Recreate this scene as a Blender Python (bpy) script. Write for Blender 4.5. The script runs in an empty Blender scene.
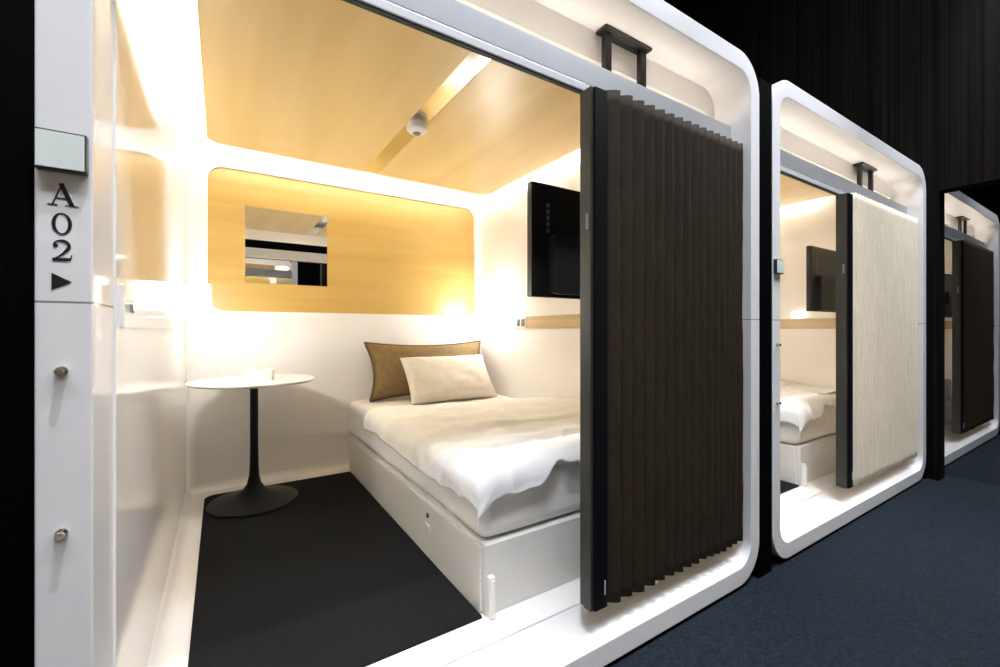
import bpy, bmesh, math, random
from mathutils import Vector, Matrix, noise
random.seed(4)
PI = math.pi
S = bpy.context.scene
COL = S.collection

# ------------------------------------------------------------------ materials
def mat(name, base, rough=0.5, metal=0.0, spec=0.5, emit=None, estr=0.0, coat=0.0, sheen=0.0):
    m = bpy.data.materials.new(name); m.use_nodes = True
    b = m.node_tree.nodes['Principled BSDF']
    b.inputs['Base Color'].default_value = (*base, 1)
    b.inputs['Roughness'].default_value = rough
    b.inputs['Metallic'].default_value = metal
    b.inputs['Specular IOR Level'].default_value = spec
    if coat: b.inputs['Coat Weight'].default_value = coat; b.inputs['Coat Roughness'].default_value = 0.04
    if sheen: b.inputs['Sheen Weight'].default_value = sheen
    if emit:
        b.inputs['Emission Color'].default_value = (*emit, 1)
        b.inputs['Emission Strength'].default_value = estr
    return m

def nn(m, t, **kw):
    n = m.node_tree.nodes.new(t)
    for k, v in kw.items(): setattr(n, k, v)
    return n

def noise_mat(name, c1, c2, scale, rough=0.8, stretch=(1, 1, 1), bump=0.0, bump_scale=None, detail=4.0, lo=0.35, hi=0.65, spec=0.3, sheen=0.0):
    m = mat(name, c1, rough, spec=spec, sheen=sheen)
    b = m.node_tree.nodes['Principled BSDF']; L = m.node_tree.links
    tc = nn(m, 'ShaderNodeTexCoord'); mp = nn(m, 'ShaderNodeMapping')
    mp.inputs['Scale'].default_value = stretch
    nz = nn(m, 'ShaderNodeTexNoise'); nz.inputs['Scale'].default_value = scale; nz.inputs['Detail'].default_value = detail
    rp = nn(m, 'ShaderNodeValToRGB')
    rp.color_ramp.elements[0].position = lo; rp.color_ramp.elements[1].position = hi
    rp.color_ramp.elements[0].color = (*c1, 1); rp.color_ramp.elements[1].color = (*c2, 1)
    L.new(tc.outputs['Object'], mp.inputs['Vector']); L.new(mp.outputs['Vector'], nz.inputs['Vector'])
    L.new(nz.outputs['Fac'], rp.inputs['Fac']); L.new(rp.outputs['Color'], b.inputs['Base Color'])
    if bump:
        n2 = nn(m, 'ShaderNodeTexNoise'); n2.inputs['Scale'].default_value = bump_scale or scale
        L.new(mp.outputs['Vector'], n2.inputs['Vector'])
        bp = nn(m, 'ShaderNodeBump'); bp.inputs['Strength'].default_value = bump; bp.inputs['Distance'].default_value = 0.004
        L.new(n2.outputs['Fac'], bp.inputs['Height']); L.new(bp.outputs['Normal'], b.inputs['Normal'])
    return m

def wood_mat(name, stretch, c1, c2, rough=0.32):
    m = noise_mat(name, c1, c2, 1.0, rough, stretch, detail=6, lo=0.3, hi=0.7, spec=0.4)
    return m

def frame_mat():
    # white moulded frame with a hairline joint at mid height
    m = mat('frame_white', (0.80, 0.80, 0.815), 0.22, spec=0.5)
    b = m.node_tree.nodes['Principled BSDF']; L = m.node_tree.links
    tc = nn(m, 'ShaderNodeTexCoord'); sx = nn(m, 'ShaderNodeSeparateXYZ')
    L.new(tc.outputs['Object'], sx.inputs[0])
    cp = nn(m, 'ShaderNodeMath', operation='COMPARE'); cp.inputs[1].default_value = 1.046; cp.inputs[2].default_value = 0.0016
    L.new(sx.outputs['Z'], cp.inputs[0])
    mx = nn(m, 'ShaderNodeMix', data_type='RGBA')
    mx.inputs[6].default_value = (0.80, 0.80, 0.815, 1); mx.inputs[7].default_value = (0.25, 0.24, 0.24, 1)
    L.new(cp.outputs[0], mx.inputs[0]); L.new(mx.outputs[2], b.inputs['Base Color'])
    return m

M = {}
M['frame'] = frame_mat()
M['shell'] = mat('shell_white', (0.90, 0.885, 0.865), 0.07, spec=0.5)
M['sill'] = mat('sill_white', (0.85, 0.85, 0.86), 0.12, spec=0.5)
M['black'] = mat('black_laminate', (0.0008, 0.0009, 0.0012), 0.7, spec=0.03)
M['black_metal'] = mat('black_metal', (0.010, 0.010, 0.010), 0.35, spec=0.5)
M['rail'] = mat('rail_grey', (0.55, 0.57, 0.60), 0.35, metal=0.25)
M['rail_light'] = mat('rail_light', (0.75, 0.76, 0.78), 0.25, metal=0.2)
M['slot'] = mat('dark_slot', (0.03, 0.03, 0.03), 0.6)
M['wood_y'] = wood_mat('pale_wood_ceiling', (7.0, 0.5, 7.0), (0.66, 0.47, 0.20), (0.75, 0.56, 0.275))
M['wood_x'] = wood_mat('pale_wood_wall', (0.7, 7.0, 12.0), (0.51, 0.325, 0.090), (0.59, 0.405, 0.130))
M['wood_band'] = wood_mat('pale_wood_band', (6.0, 0.7, 22.0), (0.50, 0.36, 0.17), (0.60, 0.45, 0.24))
M['mirror'] = mat('mirror_glass', (0.88, 0.90, 0.90), 0.0, metal=1.0)
M['steel'] = mat('polished_steel', (0.72, 0.70, 0.66), 0.12, metal=1.0)
M['chrome'] = mat('chrome', (0.55, 0.56, 0.52), 0.15, metal=1.0)
M['led'] = mat('led_strip', (0.9, 0.9, 0.9), 0.5, emit=(0.93, 0.97, 1.0), estr=18.0)
M['lamp'] = mat('lamp_shade_lit', (0.95, 0.93, 0.9), 0.4, emit=(0.97, 0.97, 0.95), estr=32.0)
M['added_uplight'] = mat('added_rail_uplight', (0.9, 0.9, 0.9), 0.5, emit=(1.0, 0.86, 0.70), estr=14.0)  # glow of an added strip that brightens the frame's inner ceiling
M['pod_carpet'] = noise_mat('charcoal_carpet', (0.010, 0.010, 0.0105), (0.019, 0.019, 0.0195), 260, 0.95, bump=0.5, bump_scale=500, spec=0.1)
M['corridor_carpet'] = noise_mat('navy_carpet', (0.0095, 0.0140, 0.0195), (0.0175, 0.0240, 0.0320), 90, 0.95, bump=0.5, bump_scale=420, spec=0.1)
M['curtain_brown'] = noise_mat('brown_pleated_fabric', (0.038, 0.0265, 0.0155), (0.048, 0.034, 0.020), 60, 0.75, spec=0.25)
M['curtain_cream'] = noise_mat('cream_pleated_fabric', (0.78, 0.71, 0.58), (0.83, 0.76, 0.63), 60, 0.8, spec=0.2)
M['stile'] = mat('dark_aluminium', (0.003, 0.0035, 0.005), 0.5, spec=0.12)
M['stile_side'] = mat('bronze_aluminium', (0.036, 0.034, 0.027), 0.42, spec=0.4)
M['base'] = mat('bed_white_laminate', (0.72, 0.71, 0.68), 0.3)
M['sheet'] = noise_mat('white_sheet', (0.80, 0.79, 0.77), (0.84, 0.83, 0.81), 12, 0.85, bump=0.15, bump_scale=9, spec=0.15)
M['cream'] = noise_mat('cream_cover', (0.83, 0.82, 0.76), (0.87, 0.86, 0.80), 10, 0.85, bump=0.2, bump_scale=14, spec=0.15)
M['beige'] = noise_mat('beige_cover', (0.69, 0.59, 0.43), (0.73, 0.63, 0.47), 10, 0.85, bump=0.2, bump_scale=14, spec=0.15)
M['lining'] = noise_mat('white_lining', (0.84, 0.85, 0.86), (0.88, 0.88, 0.89), 10, 0.85, bump=0.2, bump_scale=14, spec=0.15)
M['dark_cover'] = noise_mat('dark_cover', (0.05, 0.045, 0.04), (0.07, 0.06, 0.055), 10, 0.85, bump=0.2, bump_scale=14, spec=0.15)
M['pillow_brown'] = noise_mat('brown_pillowcase', (0.185, 0.115, 0.042), (0.225, 0.145, 0.056), 30, 0.7, bump=0.2, bump_scale=20, spec=0.3)
M['piping'] = mat('brown_piping', (0.10, 0.06, 0.03), 0.7)
M['pillow_cream'] = noise_mat('cream_pillowcase', (0.70, 0.66, 0.565), (0.74, 0.70, 0.605), 30, 0.8, bump=0.2, bump_scale=18, spec=0.2)
M['table_white'] = mat('table_white', (0.84, 0.83, 0.80), 0.2)
M['table_black'] = mat('table_black', (0.0035, 0.0035, 0.0033), 0.4, spec=0.2)
M['paper'] = mat('box_white', (0.78, 0.77, 0.72), 0.5)
M['tissue'] = mat('tissue_white', (0.9, 0.9, 0.9), 0.8)
M['tv'] = mat('tv_black', (0.012, 0.013, 0.013), 0.3)
M['tv_dark'] = mat('tv_back_rough', (0.020, 0.021, 0.021), 0.5)
M['port'] = mat('port_grey', (0.16, 0.16, 0.16), 0.4)
M['screen'] = mat('sign_screen', (0.74, 0.81, 0.78), 0.15)
M['sign_edge'] = mat('sign_edge', (0.05, 0.065, 0.055), 0.3)
M['ink'] = mat('black_ink', (0.004, 0.004, 0.005), 0.5)
M['socket'] = mat('socket_dark', (0.09, 0.085, 0.06), 0.4)
M['plate'] = mat('socket_plate', (0.80, 0.79, 0.74), 0.3)
M['detector'] = mat('detector_white', (0.80, 0.79, 0.76), 0.4)
M['detector_dark'] = mat('detector_grey', (0.18, 0.17, 0.16), 0.5)
M['wall_wood'] = noise_mat('dark_slatted_wood', (0.0022, 0.0018, 0.0017), (0.0110, 0.0078, 0.0068), 1.0, 0.7, (60, 60, 0.3), detail=3, lo=0.35, hi=0.7, spec=0.06)

def translucent(m, col, fac):
    nt = m.node_tree; L = nt.links
    b = nt.nodes['Principled BSDF']; out = next(n for n in nt.nodes if n.type == 'OUTPUT_MATERIAL')
    tr = nt.nodes.new('ShaderNodeBsdfTranslucent'); tr.inputs['Color'].default_value = (*col, 1)
    mx = nt.nodes.new('ShaderNodeMixShader'); mx.inputs[0].default_value = fac
    L.new(b.outputs[0], mx.inputs[1]); L.new(tr.outputs[0], mx.inputs[2]); L.new(mx.outputs[0], out.inputs['Surface'])
translucent(M['curtain_brown'], (0.10, 0.075, 0.055), 0.30)
translucent(M['curtain_cream'], (0.90, 0.82, 0.68), 0.12)

# ------------------------------------------------------------------ helpers
def setp(o, label, cat, group=None):
    o['label'] = label; o['category'] = cat
    if group: o['group'] = group
    return o

def thing(name, label, cat, loc=(0, 0, 0), rz=0, group=None):
    o = bpy.data.objects.new(name, None); COL.objects.link(o)
    o.location = loc; o.rotation_euler = (0, 0, rz); o.empty_display_size = 0.1
    return setp(o, label, cat, group)

def obj(name, bm, m, parent=None, smooth=True, angle=35, label=None, loc=None, weighted=True):
    me = bpy.data.meshes.new(name); bm.normal_update(); bm.to_mesh(me); bm.free()
    for mm in (m if isinstance(m, (list, tuple)) else [m]): me.materials.append(mm)
    if smooth:
        me.polygons.foreach_set('use_smooth', [True] * len(me.polygons))
        me.set_sharp_from_angle(angle=math.radians(angle))
    o = bpy.data.objects.new(name, me); COL.objects.link(o)
    if parent: o.parent = parent
    if weighted and smooth:
        wn = o.modifiers.new('even_normals', 'WEIGHTED_NORMAL'); wn.weight = 100; wn.keep_sharp = True
    if loc: o.location = loc
    if label: o['label'] = label
    return o

def struct(name, bm, m, **k):
    o = obj(name, bm, m, **k); o['kind'] = 'structure'; return o

def copy_tree(o, parent=None, deep=True):
    c = o.copy(); COL.objects.link(c)
    if parent: c.parent = parent
    for ch in list(o.children): copy_tree(ch, c)
    return c

def box(bm, x0, x1, y0, y1, z0, z1, bev=0.0, seg=2, mi=0):
    r = bmesh.ops.create_cube(bm, size=1.0)
    vs = r['verts']
    for v in vs:
        v.co = Vector(((x0 + x1) / 2 + v.co.x * (x1 - x0), (y0 + y1) / 2 + v.co.y * (y1 - y0), (z0 + z1) / 2 + v.co.z * (z1 - z0)))
    fs = set(f for v in vs for f in v.link_faces)
    for f in fs: f.material_index = mi
    if bev:
        es = list(set(e for v in vs for e in v.link_edges))
        bmesh.ops.bevel(bm, geom=es, offset=bev, segments=seg, affect='EDGES', profile=0.5)
    return bm

def B(*a, **k):
    return box(bmesh.new(), *a, **k)

def rr(x0, x1, z0, z1, r, n=10):
    """rounded rectangle in the xz plane, counter-clockwise; r may be four radii (br, tr, tl, bl)"""
    rs = r if isinstance(r, (list, tuple)) else (r,) * 4
    pts = []
    for (cx, cz, a0, rad) in ((x1, z0, -PI / 2, rs[0]), (x1, z1, 0, rs[1]), (x0, z1, PI / 2, rs[2]), (x0, z0, PI, rs[3])):
        rad = max(rad, 1e-4)
        ox = cx - rad if cx == x1 else cx + rad
        oz = cz - rad if cz == z1 else cz + rad
        for i in range(n + 1):
            a = a0 + PI / 2 * i / n
            pts.append((ox + rad * math.cos(a), oz + rad * math.sin(a)))
    return pts

def loft(bm, loops, closed_profile=False, cap=False):
    rows = [[bm.verts.new(p) for p in lp] for lp in loops]
    n = len(rows[0])
    R = len(rows)
    for i in range(R if closed_profile else R - 1):
        a, b = rows[i], rows[(i + 1) % R]
        for j in range(n):
            k = (j + 1) % n
            bm.faces.new((a[j], a[k], b[k], b[j]))
    if cap:
        bm.faces.new(rows[0]); bm.faces.new(list(reversed(rows[-1])))
    bmesh.ops.recalc_face_normals(bm, faces=bm.faces)
    return bm

def slab(pts, y0, y1, bev=0.0):
    """prism of an xz outline between y0 and y1"""
    bm = bmesh.new()
    return loft(bm, [[(x, y0, z) for x, z in pts], [(x, y1, z) for x, z in pts]], cap=True)

def slab_z(pts, z0, z1):
    bm = bmesh.new()
    return loft(bm, [[(x, y, z0) for x, y in pts], [(x, y, z1) for x, y in pts]], cap=True)

def lathe(prof, n=48):
    bm = bmesh.new()
    rows = []
    for r, z in prof:
        rows.append([(r * math.cos(2 * PI * j / n), r * math.sin(2 * PI * j / n), z) for j in range(n)])
    return loft(bm, rows, cap=True)

def tube(bm, path, r, n=10):
    path = [Vector(p) for p in path]
    rows = []
    for i, p in enumerate(path):
        d = (path[min(i + 1, len(path) - 1)] - path[max(i - 1, 0)]).normalized()
        up = Vector((0, 0, 1)) if abs(d.z) < 0.9 else Vector((0, 1, 0))
        a = d.cross(up).normalized(); b = d.cross(a).normalized()
        rows.append([p + a * r * math.cos(2 * PI * j / n) + b * r * math.sin(2 * PI * j / n) for j in range(n)])
    return loft(bm, rows, cap=True)

def cyl_y(bm, x, z, y0, y1, r, n=20):
    return loft(bm, [[(x + r * math.cos(2 * PI * j / n), y, z + r * math.sin(2 * PI * j / n)) for j in range(n)] for y in (y0, y1)], cap=True)

# ------------------------------------------------------------------ the corridor
XF, YF = -0.235, 0.918          # pod A02: left edge of its frame, plane of the frames
PW, PH = 2.088, 2.10
FZ = -0.015
CEIL = 4.6
POD_X = [XF, 1.960, 4.262]
struct('floor', B(-3.0, 9.0, -3.4, 3.6, FZ - 0.1, FZ), M['corridor_carpet'], smooth=False)
struct('ceiling', B(-3.0, 9.0, -3.4, 3.6, CEIL, CEIL + 0.1), M['black'], smooth=False)
struct('wall_back', B(-3.0, 9.0, 3.5, 3.6, FZ, CEIL), M['black'], smooth=False)
struct('wall_left', B(-3.1, -3.0, -3.4, 3.6, FZ, CEIL), M['black'], smooth=False)
struct('wall_right', B(9.0, 9.1, -3.4, 3.6, FZ, CEIL), M['black'], smooth=False)
struct('wall_front', B(-3.0, 9.0, -3.5, -3.4, FZ, CEIL), M['black'], smooth=False)
# cross wall of dark slatted wood with the passage through it
CX0, CX1 = 4.075, 4.20
bm = slab([(0.86, FZ), (3.5, FZ), (3.5, CEIL), (-3.4, CEIL), (-3.4, 1.945), (0.86, 1.945)], CX0, CX1)
for v in bm.verts: v.co = Vector((v.co.y, v.co.x, v.co.z))
bmesh.ops.recalc_face_normals(bm, faces=bm.faces)
# cut a clearance niche is not needed: the pods stand either side of it
struct('wall_cross', bm, M['wall_wood'], smooth=False)
tr = [(-3.0, POD_X[0] - 0.001), (POD_X[0] + PW + 0.001, POD_X[1] - 0.001), (POD_X[1] + PW + 0.001, CX0 - 0.001), (POD_X[2] + PW + 0.001, 9.0)]
for i, (a, b) in enumerate(tr):
    struct('trim_%d' % (i + 1), B(a, b, YF + 0.004, YF + 0.055, FZ, 2.04), M['black'], smooth=False)
# black walling of the facing row, left of and beyond its pod
struct('trim_5', B(0.935, 1.42, -0.70, -0.66, FZ, 2.4), M['black'], smooth=False)

# ------------------------------------------------------------------ the pods
IX0, IX1, IZ0, IZ1 = 0.066, PW - 0.066, 0.070, 2.025      # inner edge of the frame
SX0, SX1, SY0, SY1, SZ1 = 0.0695, 2.010, 0.1835, 2.142, 2.075
HOLE = (0.170, 1.962, 1.117, 1.977, 0.085)                 # recess for the wall panel

def make_pod(label):
    t = thing('sleeping_pod', label, 'sleeping pod', (POD_X[0], YF, 0))
    # moulded frame ring
    def oloop(i, y): return [(x, y, z) for x, z in rr(i, PW - i, i, PH - i, 0.15 - i, 14)]
    def iloop(i, y): return [(x, y, z) for x, z in rr(IX0 - i, IX1 + i, IZ0 - i, IZ1 + i, 0.085 + i, 14)]
    bm = bmesh.new()
    loft(bm, [oloop(0, 0.1845), oloop(0, 0.005), oloop(0.0015, 0.0015), oloop(0.005, 0), iloop(0.004, 0), iloop(0.0012, 0.0012), iloop(0, 0.004), iloop(0, 0.1845)], closed_profile=True)
    obj('front_frame', bm, M['frame'], t, weighted=True)
    # dark outer casing
    bm = bmesh.new()
    lp = lambda y: [(x, y, z) for x, z in rr(0.004, PW - 0.004, 0.004, PH - 0.004, 0.146, 10)]
    lq = lambda y: [(x, y, z) for x, z in rr(0.010, PW - 0.010, 0.010, PH - 0.010, 0.14, 10)]
    loft(bm, [lp(0.179), lp(2.40), lq(2.40), lq(0.179)], closed_profile=True)
    box(bm, 0.02, PW - 0.02, 2.385, 2.40, 0.02, PH - 0.02)
    obj('casing', bm, M['black'], t)
    obj('plinth', B(0.16, PW - 0.16, 0.012, 2.35, FZ, 0.0), M['black'], t, smooth=False)
    # drop-down header behind the frame, opening with small rounded corners
    bm = bmesh.new()
    ho = lambda y: [(x, y, z) for x, z in rr(IX0 - 0.004, IX1 + 0.004, IZ0 - 0.004, IZ1 + 0.004, 0.089, 12)]
    hi_ = lambda y: [(x, y, z) for x, z in rr(SX0, SX1, IZ0 - 0.0025, 1.925, (0.046, 0.07, 0.07, 0.046), 12)]
    loft(bm, [ho(0.156), ho(0.1838), hi_(0.1838), hi_(0.156)], closed_profile=True)
    obj('header', bm, M['shell'], t)
    # interior shell: box with coved edges, open in front, recess in the back wall
    bm = B(SX0, SX1, SY0, SY1, IZ0, SZ1)
    front = [f for f in bm.faces if f.normal.y < -0.9]
    keep = set(e for f in front for e in f.edges)
    bmesh.ops.bevel(bm, geom=[e for e in bm.edges if e not in keep], offset=0.045, segments=7, affect='EDGES', profile=0.5)
    bm.normal_update()
    bmesh.ops.delete(bm, geom=[f for f in bm.faces if f.normal.y < -0.99], context='FACES_ONLY')
    back = [f for f in bm.faces if f.normal.y > 0.99 and f.calc_area() > 1]
    be = list(back[0].edges)
    bmesh.ops.delete(bm, geom=back, context='FACES_ONLY')
    hp = rr(HOLE[0], HOLE[1], HOLE[2], min(HOLE[3], SZ1 - 0.047), HOLE[4], 10)
    hv = [bm.verts.new((x, SY1, z)) for x, z in hp]
    he = [bm.edges.new((hv[i], hv[(i + 1) % len(hv)])) for i in range(len(hv))]
    bmesh.ops.triangle_fill(bm, edges=be + he, use_beauty=True)
    hv2 = [bm.verts.new((x, SY1 + 0.03, z)) for x, z in hp]
    for i in range(len(hv)):
        k = (i + 1) % len(hv)
        bm.faces.new((hv[i], hv[k], hv2[k], hv2[i]))
    bmesh.ops.recalc_face_normals(bm, faces=bm.faces)
    # inward normals
    fl = min(bm.faces, key=lambda f: f.calc_center_median().z)
    if fl.normal.z < 0: bmesh.ops.reverse_faces(bm, faces=bm.faces)
    sh = obj('interior_shell', bm, M['shell'], t, angle=30, weighted=False)
    sm = sh.modifiers.new('wall_thickness', 'SOLIDIFY'); sm.thickness = 0.008; sm.offset = -1
    wn = sh.modifiers.new('even_normals', 'WEIGHTED_NORMAL'); wn.weight = 100; wn.keep_sharp = True
    # joint cover between frame and shell
    bm = bmesh.new()
    g0 = lambda y: [(x, y, z) for x, z in rr(IX0 - 0.002, IX1 + 0.002, IZ0 - 0.012, SZ1 + 0.008, 0.085, 10)]
    g1 = lambda y: [(x, y, z) for x, z in rr(IX0 + 0.020, IX1 - 0.020, IZ0 - 0.002, IZ1 + 0.09, 0.085, 10)]
    obj('wall_panel', slab(rr(HOLE[0] - 0.02, HOLE[1] + 0.02, HOLE[2] - 0.02, min(HOLE[3], SZ1 - 0.047) + 0.02, HOLE[4] + 0.02), SY1 + 0.024, SY1 + 0.042), M['wood_x'], t)
    # wood ceiling in two boards either side of a steel strip
    cx0, cx1, cy0, cy1, cz = 0.172, 1.924, 0.20, 1.90, 2.020
    obj('ceiling_panel', slab_z(rr(cx0, 1.004, cy0, cy1, (0, 0, 0.075, 0)), cz, cz + 0.016), M['wood_y'], t)
    obj('ceiling_panel', slab_z(rr(1.094, cx1, cy0, cy1, (0, 0.075, 0, 0)), cz, cz + 0.016), M['wood_y'], t)
    obj('ceiling_strip', B(1.005, 1.093, cy0, cy1, cz + 0.003, cz + 0.012), M['steel'], t, smooth=False)
    for n_, a in (('light_strip', (cx0 + 0.03, cx1 - 0.03, cy1 - 0.035, cy1 - 0.02)), ('light_strip', (cx0 + 0.02, cx0 + 0.035, cy0 + 0.40, cy1 - 0.08)), ('light_strip', (cx1 - 0.035, cx1 - 0.02, cy0 + 0.40, cy1 - 0.08))):
        obj(n_, B(*a, cz + 0.030, cz + 0.042, bev=0.003), M['led'], t)
    for xx in (0.35, 1.05, 1.75):
        pass
    # curtain rail hung on two brackets
    bm = B(IX0, IX1, 0.082, 0.102, 1.778, 1.852, bev=0.002)
    rl = obj('curtain_rail', bm, M['rail'], t)
    obj('rail_lip', B(IX0, IX1, 0.080, 0.100, 1.750, 1.7765, bev=0.005), M['rail_light'], rl)
    obj('track_slot', B(IX0, IX1, 0.084, 0.0955, 1.745, 1.7505), M['slot'], rl, smooth=False)
    obj('light_strip', B(IX0 + 0.06, IX1 - 0.06, 0.1035, 0.1165, 1.8325, 1.8345), M['added_uplight'], rl, smooth=False)  # added strip hidden behind the rail, lifts the dark frame ceiling and header
    bm = B(IX0 + 0.002, IX1 - 0.002, 0.1025, 0.118, 1.825, 1.832)
    box(bm, IX0 + 0.002, IX1 - 0.002, 0.118, 0.1195, 1.825, 1.850)
    obj('added_light_channel', bm, M['rail'], rl, smooth=False)  # made-up channel that carries and screens the added strip
    for bx in (1.43,):
        bm = B(bx - 0.118, bx + 0.118, 0.104, 0.154, 2.013, 2.0245, bev=0.003)
        for px in (bx - 0.0895, bx + 0.0895):
            box(bm, px - 0.015, px + 0.015, 0.120, 0.140, 1.826, 2.0135, bev=0.002)
        obj('rail_bracket', bm, M['black_metal'], t)
    # side bands, with a veneered one over the bed
    obj('side_band', B(SX0 - 0.001, SX0 + 0.007, 0.19, 2.02, 1.007, 1.092, bev=0.002), M['shell'], t)
    bm = bmesh.new(); k = SX0 + 0.007
    for f in range(1):
        loft(bm, [[(x_, 0.262 + 0.013 * math.cos(a), 1.052 + 0.013 * math.sin(a)) for a in [2 * PI * j / 20 for j in range(20)]] for x_ in (k, k + 0.006)], cap=True)
    obj('button', bm, M['chrome'], t)
    obj('veneer_band', B(SX1 - 0.006, SX1 + 0.001, 0.20, 1.50, 1.013, 1.096), M['wood_band'], t, smooth=False)
    sp = obj('socket_plate', B(SX1 - 0.009, SX1 + 0.001, 1.502, 1.82, 1.013, 1.096, bev=0.002), M['plate'], t)
    for yy in (1.535, 1.590):
        obj('socket', B(SX1 - 0.012, SX1 - 0.008, yy - 0.019, yy + 0.019, 1.03, 1.08, bev=0.002), M['socket'], sp)
    obj('switch', B(SX1 - 0.0125, SX1 - 0.008, 1.68, 1.75, 1.055, 1.078, bev=0.002), M['port'], sp)
    # carpet in the standing space
    cp = rr(0.158, 0.947, 0.295, 2.012, (0.004, 0.004, 0.06, 0.004), 8)
    obj('carpet', slab_z(cp, IZ0 + 0.0005, IZ0 + 0.006), M['pod_carpet'], t)
    # locks on the frame's left upright
    for z in (0.941, 0.694):
        bm = cyl_y(bmesh.new(), 0.031, z, -0.016, 0.001, 0.0055)
        bm = cyl_y(bm, 0.031, z, -0.004, 0.001, 0.0075)
        obj('lock', bm, M['chrome'], t)
    # threshold joint
    obj('threshold_joint', B(IX0 + 0.06, IX1 - 0.06, 0.1785, 0.1835, IZ0 - 0.004, IZ0 + 0.0005), M['rail'], t, smooth=False)
    return t

pod = make_pod('white sleeping pod numbered A02 with a bed, round table and brown curtain')
pod2 = copy_tree(pod); pod2.location = (POD_X[1], YF, 0)
pod2['label'] = 'white sleeping pod with a cream pleated curtain'
pod3 = copy_tree(pod); pod3.location = (POD_X[2], YF, 0)
pod3['label'] = 'white sleeping pod seen beyond the dark wooden passage'
pod4 = copy_tree(pod); pod4.location = (0.92, -0.62, 0); pod4.rotation_euler = (0, 0, PI)
pod4['label'] = 'white sleeping pod across the corridor, seen only in the wall mirror'
pod5 = copy_tree(pod); pod5.location = (3.52, -0.62, 0); pod5.rotation_euler = (0, 0, PI)
pod5['label'] = 'white sleeping pod across the corridor from the pod with cream curtain'
for ch in [c for c in pod5.children if c.name.startswith('lettering')]: bpy.data.objects.remove(ch)
for p in (pod, pod2, pod3, pod4, pod5): p['group'] = 'sleeping pods along the corridor'
pods = [pod, pod2, pod3]

# lettering A02 and arrow on pod A02
def poly(bm, pts, y=-0.0006):
    a = [bm.verts.new((x, y, z)) for x, z in pts]
    f = bm.faces.new(a)
    return f
def stroke(bm, pts):
    L, R = [], []
    for i, (x, z, w) in enumerate(pts):
        a = Vector(pts[max(i - 1, 0)][:2]); b = Vector(pts[min(i + 1, len(pts) - 1)][:2])
        d = (b - a).normalized(); n = Vector((-d.y, d.x)) * w / 2
        L.append((x + n.x, z + n.y)); R.append((x - n.x, z - n.y))
    for i in range(len(pts) - 1):
        poly(bm, [L[i], L[i + 1], R[i + 1], R[i]])
bm = bmesh.new()
def place(fn, cx, z0, w, h):
    sub = bmesh.new(); fn(sub)
    for v in sub.verts: v.co = Vector((cx + (v.co.x - 0.5) * w, v.co.y, z0 + v.co.z * h))
    me = bpy.data.meshes.new('glyph'); sub.to_mesh(me); sub.free(); bm.from_mesh(me); bpy.data.meshes.remove(me)
def gA(b):
    stroke(b, [(0.17, 0.03, 0.055), (0.49, 0.97, 0.055)])
    stroke(b, [(0.45, 1.0, 0.17), (0.83, 0.02, 0.17)])
    stroke(b, [(0.27, 0.33, 0.05), (0.70, 0.33, 0.05)])
    stroke(b, [(0.00, 0.02, 0.045), (0.34, 0.02, 0.045)]); stroke(b, [(0.60, 0.02, 0.045), (1.04, 0.02, 0.045)])
def g0(b):
    N = 40
    o = [(0.5 + 0.5 * math.cos(2 * PI * i / N), 0.5 + 0.5 * math.sin(2 * PI * i / N)) for i in range(N)]
    q = [(0.5 + 0.31 * math.cos(2 * PI * i / N), 0.5 + 0.445 * math.sin(2 * PI * i / N)) for i in range(N)]
    for i in range(N):
        k = (i + 1) % N
        poly(b, [o[i], o[k], q[k], q[i]])
def g2(b):
    pts = []
    for i in range(15):
        a = math.radians(165 - i * 205 / 14)
        w = 0.07 + 0.11 * max(0, math.sin(math.radians(90 * min(i, 28 - i) / 12.0))) ** 2 * (1 if i > 4 else 0.4)
        pts.append((0.47 + 0.37 * math.cos(a), 0.70 + 0.26 * math.sin(a), w))
    pts += [(0.55, 0.34, 0.10), (0.32, 0.18, 0.07), (0.12, 0.06, 0.06)]
    stroke(b, pts)
    stroke(b, [(0.06, 0.065, 0.13), (0.55, 0.065, 0.15), (0.92, 0.075, 0.15)])
    stroke(b, [(0.90, 0.05, 0.08), (0.97, 0.30, 0.05)])
    N = 16
    poly(b, [(0.20 + 0.12 * math.cos(2 * PI * i / N), 0.72 + 0.095 * math.sin(2 * PI * i / N)) for i in range(N)])
def gT(b): poly(b, [(0, 0), (1, 0.5), (0, 1)])
place(gA, 0.0315, 1.193, 0.033, 0.034)
place(g0, 0.0310, 1.149, 0.0225, 0.033)
place(g2, 0.0310, 1.109, 0.0235, 0.032)
place(gT, 0.0310, 1.064, 0.0225, 0.026)
bmesh.ops.recalc_face_normals(bm, faces=bm.faces)
lt = obj('lettering', bm, M['ink'], pod, smooth=False, label='black number A02 above a right-pointing triangle')
sm = lt.modifiers.new('ink_thickness', 'SOLIDIFY'); sm.thickness = 0.0006; sm.offset = 0

# sign boxes on the left uprights
def make_sign():
    t = thing('sign_box', '', 'sign', (POD_X[0], YF, 0))
    obj('housing', B(0.004, 0.0615, -0.014, 0.0, 1.2425, 1.3025, bev=0.0015), M['sign_edge'], t)
    obj('screen', B(0.0055, 0.0590, -0.0155, -0.0135, 1.2455, 1.2995, bev=0.0008), M['screen'], t)
    return t
sign = make_sign()
sign['label'] = 'small blank pale sign box mounted above the number A02'
sg2 = copy_tree(sign); sg2.location = (POD_X[1], YF, 0); sg2['label'] = 'small blank sign box on the upright of the pod with cream curtain'
sg3 = copy_tree(sign); sg3.location = (POD_X[2], YF, 0); sg3['label'] = 'small blank sign box on the pod beyond the passage'
for s_ in (sign, sg2, sg3): s_['group'] = 'sign boxes on the pod frames'

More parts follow.
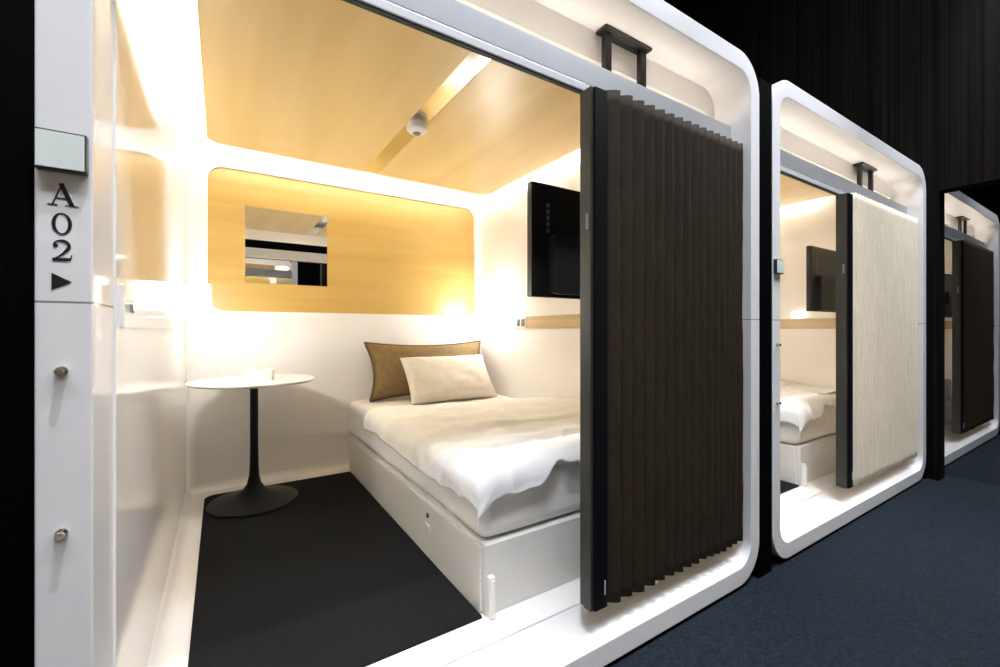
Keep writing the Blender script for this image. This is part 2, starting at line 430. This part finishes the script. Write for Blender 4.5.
# ------------------------------------------------------------------ curtains
def curtain(name, label, px, x0, x1, fab, spacing, depth, seed):
    """x0 left edge of the stile, x1 end of the fabric, in pod coordinates"""
    t = thing(name, label, 'curtain', (px, YF, 0), 0, 'pleated curtains in the pod openings')
    f0, f1, zb, zt = 0.026, 0.026 + depth, 0.148, 1.757
    st = obj('stile', B(x0 + 0.012, x0 + 0.064, f0 + 0.004, f0 + 0.062, 0.149, 1.742, bev=0.002), M['stile'], t)
    bm = B(x0, x0 + 0.0125, f0 + 0.012, f0 + 0.040, 0.149, 1.742, bev=0.001)
    box(bm, x0 + 0.004, x0 + 0.0125, f0 + 0.040, f0 + 0.062, 0.149, 1.742, bev=0.001)
    obj('stile_channel', bm, M['stile_side'], st, label='bronze coloured aluminium channel')
    obj('latch', B(x0 - 0.003, x0 + 0.001, f0 + 0.02, f0 + 0.03, 1.31, 1.36, bev=0.001), M['detector_dark'], st)
    obj('pull', B(x0 + 0.050, x0 + 0.054, f0 + 0.001, f0 + 0.0045, 0.19, 0.235, bev=0.001), M['rail'], st)
    xs = [x0 + 0.066]
    i = 0
    while xs[-1] < x1:
        s0, s1 = spacing
        f = (xs[-1] - x0) / (x1 - x0)
        w = s0 + (s1 - s0) * f
        xs.append(xs[-1] + w); i += 1
    sc = (x1 - xs[0]) / (xs[-1] - xs[0])
    xs = [xs[0] + (x - xs[0]) * sc for x in xs]
    # each pleat: front face seen square-on, then a quick return
    prof = []
    for k in range(len(xs) - 1):
        w = xs[k + 1] - xs[k]
        prof += [(xs[k], f1, k), (xs[k] + 0.36 * w, f1 - 0.55 * (f1 - f0), k), (xs[k] + 0.66 * w, f0 + 0.0035, k), (xs[k] + 0.86 * w, f0, k), (xs[k] + 0.90 * w, f0 + 0.004, k)]
    prof.append((xs[-1], f1, len(xs) - 1))
    NZ = 44
    bm = bmesh.new(); rows = []
    for r in range(NZ + 1):
        h = r / NZ
        z = zb + (zt - zb) * h
        row = []
        for (x, y, k) in prof:
            d = noise.noise(Vector((x * 9 + seed, z * 2.2, 0.0))) * 0.010 * math.sin(PI * min(1, h * 1.1)) 
            e = noise.noise(Vector((x * 30 + seed, z * 7, 5.0))) * 0.004
            dip = 0.010 * noise.noise(Vector((k * 1.7 + seed, 0, 3)))
            row.append(bm.verts.new((x + d * 0.5, y + e * (1 if r < NZ else 0), z + (dip if r == 0 else 0))))
        rows.append(row)
    for r in range(NZ):
        for j in range(len(prof) - 1):
            bm.faces.new((rows[r][j], rows[r][j + 1], rows[r + 1][j + 1], rows[r + 1][j]))
    bmesh.ops.recalc_face_normals(bm, faces=bm.faces)
    fo = obj('fabric', bm, fab, t, angle=20, weighted=False)
    sm = fo.modifiers.new('cloth_thickness', 'SOLIDIFY'); sm.thickness = 0.0016; sm.offset = 0
    return t

curtain('pleated_curtain', 'dark brown pleated curtain with black edge bar, on the pod A02', POD_X[0], 1.175, 2.012, M['curtain_brown'], (0.063, 0.040), 0.034, 1.0)
curtain('pleated_curtain', 'cream pleated curtain with a black edge bar', POD_X[1], 0.870, 2.012, M['curtain_cream'], (0.056, 0.044), 0.046, 7.0)
curtain('pleated_curtain', 'brown curtain of the pod beyond the dark wooden passage', POD_X[2], 0.860, 2.000, M['curtain_brown'], (0.060, 0.050), 0.034, 13.0)

# ------------------------------------------------------------------ beds
BX0, BX1, BY0, BY1 = 0.949, 1.915, 0.295, 2.05      # bed base in pod coordinates
def make_base():
    t = thing('bed_base', '', 'bed base', (POD_X[0], YF, 0))
    obj('body', B(BX0 + 0.010, BX1, BY0, BY1, IZ0 + 0.0005, 0.300, bev=0.003), M['base'], t)
    d = obj('side_panel', B(BX0, BX0 + 0.0095, BY0 + 0.020, BY1 - 0.02, IZ0 + 0.008, 0.290, bev=0.002), M['base'], t)
    bm = bmesh.new(); ly, lz = 0.739, 0.243
    loft(bm, [[(x_, ly + 0.010 * math.cos(a), lz + 0.010 * math.sin(a)) for a in [2 * PI * j / 18 for j in range(18)]] for x_ in (BX0 - 0.004, BX0 + 0.001)], cap=True)
    obj('keyhole', bm, M['slot'], d)
    obj('pull', B(BX0 - 0.006, BX0 + 0.001, ly - 0.02, ly + 0.022, 0.178, 0.208, bev=0.003), M['table_white'], d)
    bm = B(BX0 + 0.012, BX0 + 0.034, BY0 - 0.024, BY0 - 0.001, IZ0 + 0.001, 0.205, bev=0.003)
    box(bm, BX0 + 0.0165, BX0 + 0.0295, BY0 - 0.0285, BY0 - 0.023, IZ0 + 0.004, 0.195, bev=0.001)
    obj('corner_catch', bm, M['table_white'], t)
    return t
MZ0, MZ1 = 0.302, 0.525
def make_mattress():
    bm = B(BX0 + 0.004, SX1 - 0.012, BY0 + 0.012, SY1 - 0.018, MZ0, MZ1, bev=0.045, seg=6)
    bmesh.ops.subdivide_edges(bm, edges=[e for e in bm.edges if e.calc_length() > 0.12], cuts=14, use_grid_fill=True)
    for v in bm.verts:
        n = noise.noise(v.co * 5) * 0.006 + noise.noise(v.co * 14) * 0.003
        v.co += Vector((n * 0.6 if v.co.x < 1.2 else 0, n * 0.5 if v.co.y < 1.0 else 0, n if MZ0 + 0.05 < v.co.z else 0))
    return obj('mattress', bm, M['sheet'], None, angle=60, loc=(POD_X[0], YF, 0))

LX, FY = BX0 + 0.002, BY0 + 0.010     # mattress edges the covers hang over
def drape(a0, a1, b0, b1, zt, amp, seed, nx=120, ny=90, lift=0.0, bump=None, rad=0.045, jag=0.006):
    """cloth lying over the mattress; the four limits may be functions of the other coordinate"""
    ev = lambda f, q: f(q) if callable(f) else f
    bm = bmesh.new(); g = []
    am, bmid = (0.95, 1.95), (0.3, 1.5)
    for j in range(ny + 1):
        row = []
        for i in range(nx + 1):
            u, v = i / nx, j / ny
            b = ev(b0, 1.2) + (ev(b1, 1.2) - ev(b0, 1.2)) * v
            a = ev(a0, b) + (ev(a1, b) - ev(a0, b)) * u
            b = ev(b0, a) + (ev(b1, a) - ev(b0, a)) * v
            a += jag * (1 - u) ** 6 * noise.noise(Vector((b * 16, seed, 0)))
            b += jag * ((1 - v) ** 6 * noise.noise(Vector((a * 14, seed, 4))) + v ** 6 * noise.noise(Vector((a * 9, seed, 8))))
            q = Vector((a * 3.0 + 0.5 * b, b * 4.0 - 1.2 * a, seed))
            w = amp * (1 - 2 * abs(noise.noise(q)))                       # long soft folds
            w += 0.45 * amp * (1 - 2.2 * abs(noise.noise(q * 2.3 + Vector((5, 1, 2)))))
            w += 0.18 * amp * noise.noise(q * 6)
            h = lift + 0.5 * w + (bump(a, b) if bump else 0)
            def fold(p, e, r):
                d = e + r - p
                if d <= 0: return p, 0.0, 0.0
                k = r * PI / 2
                if d < k:
                    t = d / r
                    return e + r - r * math.sin(t), r - r * math.cos(t), t
                return e, r + (d - k), PI / 2
            x, dz1, t1 = fold(a, LX, rad)
            y, dz2, t2 = fold(b, FY, rad)
            z = zt - dz1 - dz2
            nrm = Vector((-math.sin(t1), -math.sin(t2), max(0.0, math.cos(t1) * math.cos(t2))))
            if nrm.length < 0.01: nrm = Vector((-0.7, -0.7, 0))
            nrm.normalize()
            row.append(bm.verts.new(Vector((x, y, z)) + nrm * max(0.003, h)))
        g.append(row)
    for j in range(ny):
        for i in range(nx):
            bm.faces.new((g[j][i], g[j][i + 1], g[j + 1][i + 1], g[j + 1][i]))
    bmesh.ops.recalc_face_normals(bm, faces=bm.faces)
    return bm
def cloth(name, bm, m, parent, thick):
    o = obj(name, bm, m, parent, angle=70, weighted=False)
    sm = o.modifiers.new('cloth_thickness', 'SOLIDIFY'); sm.thickness = thick; sm.offset = 1
    return o
def lerp(pts):
    def f(q):
        if q <= pts[0][0]: return pts[0][1]
        for (x0, y0), (x1, y1) in zip(pts, pts[1:]):
            if q <= x1: return y0 + (y1 - y0) * (q - x0) / (x1 - x0)
        return pts[-1][1]
    return f
def make_duvet():
    t = thing('duvet', '', 'duvet', (POD_X[0], YF, 0))
    xr = SX1 - 0.02
    def crease(a, b):      # the upper layer ends in a soft step across the bed
        c = 0.765 - 0.05 * (a - 1.4) + 0.012 * math.sin(a * 9)
        s = 1 / (1 + math.exp(-(b - c) / 0.010)) * min(1, max(0, (a - 1.02) / 0.25))
        back = 1 / (1 + math.exp((b - 1.40) / 0.03))
        return 0.018 * s * back + 0.030 * max(0, (a - 1.55) / 0.4) * math.exp(-((b - 0.98) / 0.16) ** 2)
    cloth('cover', drape(lerp([(0.5, LX - 0.055), (0.65, LX - 0.070), (0.78, LX - 0.085), (1.35, LX - 0.060), (1.6, LX - 0.070)]), xr, 0.44, lerp([(0.8, 1.60), (1.2, 1.56), (1.6, 1.42), (2.0, 1.30)]), MZ1 + 0.002, 0.022, 2.0, lift=0.014, bump=crease), M['cream'], t, 0.006)
    hang = lerp([(0.80, 0.075), (0.96, 0.075), (0.985, 0.055), (1.03, 0.050), (1.10, 0.060), (1.16, 0.045), (1.22, 0.012), (1.28, 0.000), (1.36, 0.010), (1.5, 0.0)])
    rear = lerp([(0.86, 0.74), (0.95, 0.60), (1.05, 0.545), (1.25, 0.575), (1.46, 0.56), (1.54, 0.53)])
    cloth('lining', drape(lerp([(0.2, LX - 0.055), (0.35, LX - 0.065), (0.75, LX - 0.100)]), lerp([(0.2, 1.50), (0.56, 1.535)]), lambda a: FY - hang(a), rear, MZ1 + 0.006, 0.024, 11.0, lift=0.020, jag=0.016), M['lining'], t, 0.005)
    return t
base1 = make_base(); base1['label'] = 'white bed base with a keyhole in its side, below the brown and cream pillows'
matt1 = make_mattress(); setp(matt1, 'white mattress under the two pillows beside the round table', 'mattress')
duv1 = make_duvet(); duv1['label'] = 'rumpled cream duvet with white lining beside the brown curtain'
for o, l2, l3 in ((base1, 'white bed base in the pod with the cream curtain', 'bed base in the pod beyond the dark passage'),
                  (matt1, 'white mattress in the pod with the cream curtain', 'mattress in the pod beyond the dark passage'),
                  (duv1, 'rumpled cream duvet with white edge next to the cream curtain', 'dark duvet on the bed in the pod beyond the passage')):
    for k, l in ((1, l2), (2, l3)):
        c = copy_tree(o); c.location = (POD_X[k], YF, 0); c['label'] = l
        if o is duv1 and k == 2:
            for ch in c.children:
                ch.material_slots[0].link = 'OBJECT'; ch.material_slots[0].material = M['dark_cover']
        c['group'] = {'bed base': 'bed bases', 'mattress': 'mattresses', 'duvet': 'duvets'}[o['category']]
    o['group'] = {'bed base': 'bed bases', 'mattress': 'mattresses', 'duvet': 'duvets'}[o['category']]

# ------------------------------------------------------------------ pillows
def pillow_bm(w, h, t, seed, pinch=0.07, n=36):
    bm = bmesh.new(); sides = []
    for s in (1, -1):
        g = []
        for j in range(n + 1):
            row = []
            for i in range(n + 1):
                u, v = -1 + 2 * i / n, -1 + 2 * j / n
                x = w / 2 * u * (1 - pinch * (1 - v * v)); z = h / 2 * v * (1 - pinch * 1.6 * (1 - u * u))
                f = max(0.0, (1 - u ** 4)) ** 0.55 * max(0.0, (1 - v ** 4)) ** 0.55
                y = -s * t / 2 * f
                wr = noise.noise(Vector((u * 3 + seed, v * 3, s))) * 0.008 * f
                # tension creases run in from the corners
                cr = 0.006 * f * math.sin(22 * (abs(u) - abs(v))) * max(0, abs(u) + abs(v) - 1.0)
                row.append(bm.verts.new((x, y + wr + cr, z)))
            g.append(row)
        sides.append(g)
        for j in range(n):
            for i in range(n):
                q = (g[j][i], g[j][i + 1], g[j + 1][i + 1], g[j + 1][i])
                bm.faces.new(q if s == 1 else q[::-1])
    bmesh.ops.remove_doubles(bm, verts=bm.verts, dist=0.0004)
    bmesh.ops.recalc_face_normals(bm, faces=bm.faces)
    return bm
def edge_path(w, h, pinch, n=20):
    p = []
    for (u0, v0, u1, v1) in ((-1, -1, 1, -1), (1, -1, 1, 1), (1, 1, -1, 1), (-1, 1, -1, -1)):
        for k in range(n):
            f = k / n; u = u0 + (u1 - u0) * f; v = v0 + (v1 - v0) * f
            p.append(Vector((w / 2 * u * (1 - pinch * (1 - v * v)), 0, h / 2 * v * (1 - pinch * 1.6 * (1 - u * u)))))
    p.append(p[0].copy())
    return p
pb = thing('pillow', 'brown pillow with dark piping leaning on the wall behind the cream pillow', 'pillow', (1.280, 2.925, 0.726), 0, 'pillows on the bed of pod A02')
pb.rotation_euler = (math.radians(-20), 0, math.radians(0))
obj('pillowcase', pillow_bm(0.91, 0.40, 0.15, 1.0, pinch=0.10), M['pillow_brown'], pb, angle=80)
obj('piping', tube(bmesh.new(), edge_path(0.915, 0.405, 0.10), 0.0075, 8), M['piping'], pb)
pc = thing('pillow', 'cream pillow lying in front of the brown pillow', 'pillow', (1.325, 2.695, 0.676), 0, 'pillows on the bed of pod A02')
pc.rotation_euler = (math.radians(-38), math.radians(0), math.radians(0))
obj('pillowcase', pillow_bm(0.64, 0.36, 0.135, 5.0, pinch=0.04), M['pillow_cream'], pc, angle=80)

# ------------------------------------------------------------------ table and box
tt = thing('side_table', 'round white table on a black trumpet-shaped pedestal', 'table', (0.151, 2.70, IZ0 + 0.0066))
h = 0.735 - (IZ0 + 0.006)
obj('tabletop', lathe([(0.02, h - 0.016), (0.285, h - 0.016), (0.300, h - 0.010), (0.305, h - 0.004), (0.302, h), (0.02, h)], 72), M['table_white'], tt)
obj('pedestal', lathe([(0.214, 0.0), (0.2175, 0.004), (0.2165, 0.009), (0.19, 0.017), (0.14, 0.028), (0.09, 0.043), (0.055, 0.066), (0.034, 0.098), (0.025, 0.14), (0.0215, 0.20), (0.020, 0.3), (0.020, h - 0.05), (0.03, h - 0.03), (0.07, h - 0.0165)], 64), M['table_black'], tt, angle=50)
tb = thing('tissue_box', 'small white tissue box on the round table', 'tissue box', (0.175, 2.67, 0.7355), math.radians(-12))
bm = B(-0.066, 0.066, -0.055, 0.055, 0, 0.055, bev=0.002)
obj('carton', bm, M['paper'], tb)
obj('slot', slab_z(rr(-0.04, 0.04, -0.012, 0.012, 0.012), 0.0551, 0.0558), M['port'], tb)

# ------------------------------------------------------------------ mirror, detector, lamps, televisions
mi = thing('wall_mirror', 'rectangular frameless mirror set on the wood wall panel', 'mirror', (0.362, 3.086, 1.531))
obj('glass', B(-0.238, 0.238, -0.006, -0.001, -0.235, 0.235), M['mirror'], mi, smooth=False)
obj('backing', B(-0.235, 0.235, -0.001, 0.0, -0.232, 0.232), M['slot'], mi, smooth=False)
sd = thing('smoke_detector', 'round white smoke detector on the steel ceiling strip', 'smoke detector', (0.812, 2.02, 2.0228))
obj('mount', lathe([(0.0415, 0.0), (0.0415, -0.010), (0.040, -0.014)], 40), M['detector'], sd)
obj('body', lathe([(0.040, -0.014), (0.051, -0.020), (0.050, -0.036), (0.040, -0.046), (0.020, -0.050)], 40), M['detector'], sd)
obj('sensor', lathe([(0.019, -0.0501), (0.017, -0.056), (0.008, -0.058)], 24), M['detector_dark'], sd)

def wall_lamp(label, x, y, sgn):
    t = thing('wall_lamp', label, 'lamp', (x, y, 1.06), 0, 'bedside wall lamps')
    bm = bmesh.new()
    tube(bm, [(0, 0, 0), (sgn * 0.112, 0, 0), (sgn * 0.1135, 0, 0.0015), (sgn * 0.1135, 0, 0.032)], 0.0022, 8)
    obj('arm', bm, M['chrome'], t)
    obj('wall_plate', B(min(0, sgn * 0.006), max(0, sgn * 0.006), -0.014, 0.014, -0.014, 0.014, bev=0.002), M['chrome'], t)
    x0, x1 = sorted((sgn * 0.012, sgn * 0.112))
    obj('shade', B(x0, x1, -0.05, 0.05, 0.036, 0.155, bev=0.010, seg=3), M['lamp'], t)
    return t
wall_lamp('lit frosted lamp on the glossy wall above the round table', POD_X[0] + SX0 + 0.012, 2.45, 1)
wall_lamp('lit frosted lamp on the wall above the brown pillow beside the sockets', POD_X[0] + SX1 - 0.009, 2.74, -1)
wall_lamp('added unseen lamp on the wall facing the bed in the pod with cream curtain', POD_X[1] + SX0 + 0.012, 2.45, 1)  # hidden lamp, added because this pod came out too dim
for k, what in ((1, 'lit lamp at the bed head of the pod with cream curtain'), (2, 'lit lamp at the bed head of the pod beyond the passage')):
    wall_lamp(what, POD_X[k] + SX1 - 0.009, 2.74, -1)

def make_tv(label, x, arm=0.088):
    t = thing('tv', label, 'television', (x, 1.30, 1.343), 0, 'televisions over the bed ends')
    w, hh = 0.715, 0.215
    obj('body', B(0, w, -0.012, 0.018, -hh, hh, bev=0.004), M['tv'], t)
    obj('screen', B(0.012, w - 0.012, 0.018, 0.0195, -hh + 0.016, hh - 0.012), M['slot'], t, smooth=False)
    bm = slab(rr(0.085, w - 0.085, -hh + 0.012, 0.02, 0.02), -0.040, -0.0115)
    obj('rear_housing', bm, M['tv_dark'], t)
    for i in range(5):
        obj('port', B(0.070, 0.084, -0.0145, -0.0115, 0.03 + i * 0.024, 0.045 + i * 0.024, bev=0.001), M['port'], t)
    bm = B(w - 0.30, w - 0.18, -0.055, -0.0395, -0.09, 0.03, bev=0.003)
    box(bm, w - 0.26, w + arm, -0.078, -0.055, -0.05, -0.01, bev=0.003)
    obj('bracket_arm', bm, M['black_metal'], t)
    return t
make_tv('black television seen from behind, over the bed foot next to the brown curtain', 0.967)
make_tv('black television seen from behind next to the cream curtain', POD_X[1] + 1.289, -0.001)
tv3 = make_tv('black television in the pod beyond the dark passage', POD_X[2] + 1.262, 0.01)
tv3.rotation_euler = (0, 0, math.radians(-8))

# ------------------------------------------------------------------ light
def spot(name, loc, energy, col, size=0.035, angle=150, blend=0.6, tgt=None):
    l = bpy.data.lights.new(name, 'SPOT'); l.energy = energy; l.color = col; l.shadow_soft_size = size
    l.spot_size = math.radians(angle); l.spot_blend = blend
    o = bpy.data.objects.new(name, l); COL.objects.link(o); o.location = loc; o.rotation_euler = (math.radians(5), 0, 0)
    return o
for x in (-1.75, 0.20, 2.10, 3.85, 5.9):
    spot('corridor_downlight', (x, 0.24, 4.20), 195, (0.90, 0.93, 1.0), angle=52, blend=1.0)
al = bpy.data.lights.new('added_corridor_fill', 'AREA'); al.shape = 'RECTANGLE'; al.size = 7.0; al.size_y = 0.5; al.energy = 170; al.color = (0.90, 0.94, 1.0)  # soft fill added over the corridor for frames and rails, no known fixture
ao = bpy.data.objects.new('added_corridor_fill', al); COL.objects.link(ao); ao.location = (1.6, -0.42, 4.45)
w = bpy.data.worlds.new('dark_hall'); S.world = w; w.use_nodes = True
w.node_tree.nodes['Background'].inputs[0].default_value = (0.8, 0.85, 1.0, 1)
w.node_tree.nodes['Background'].inputs[1].default_value = 0.01

# ------------------------------------------------------------------ camera
cam = bpy.data.cameras.new('camera'); co = bpy.data.objects.new('camera', cam); COL.objects.link(co)
co.location = (0, 0, 1.0035); co.rotation_euler = (PI / 2, 0, math.radians(-32.735))
cam.sensor_fit = 'HORIZONTAL'; cam.sensor_width = 36; cam.lens = 36 * 434 / 1000.0
cam.shift_y = -3.5 / 1000; cam.clip_start = 0.02
S.camera = co
S.view_settings.view_transform = 'Standard'; S.view_settings.look = 'None'
S.view_settings.exposure = 0.9; S.view_settings.gamma = 1.0; S.view_settings.use_curve_mapping = False
S.cycles.max_bounces = 14; S.cycles.diffuse_bounces = 12; S.cycles.glossy_bounces = 6
S.cycles.use_denoising = True
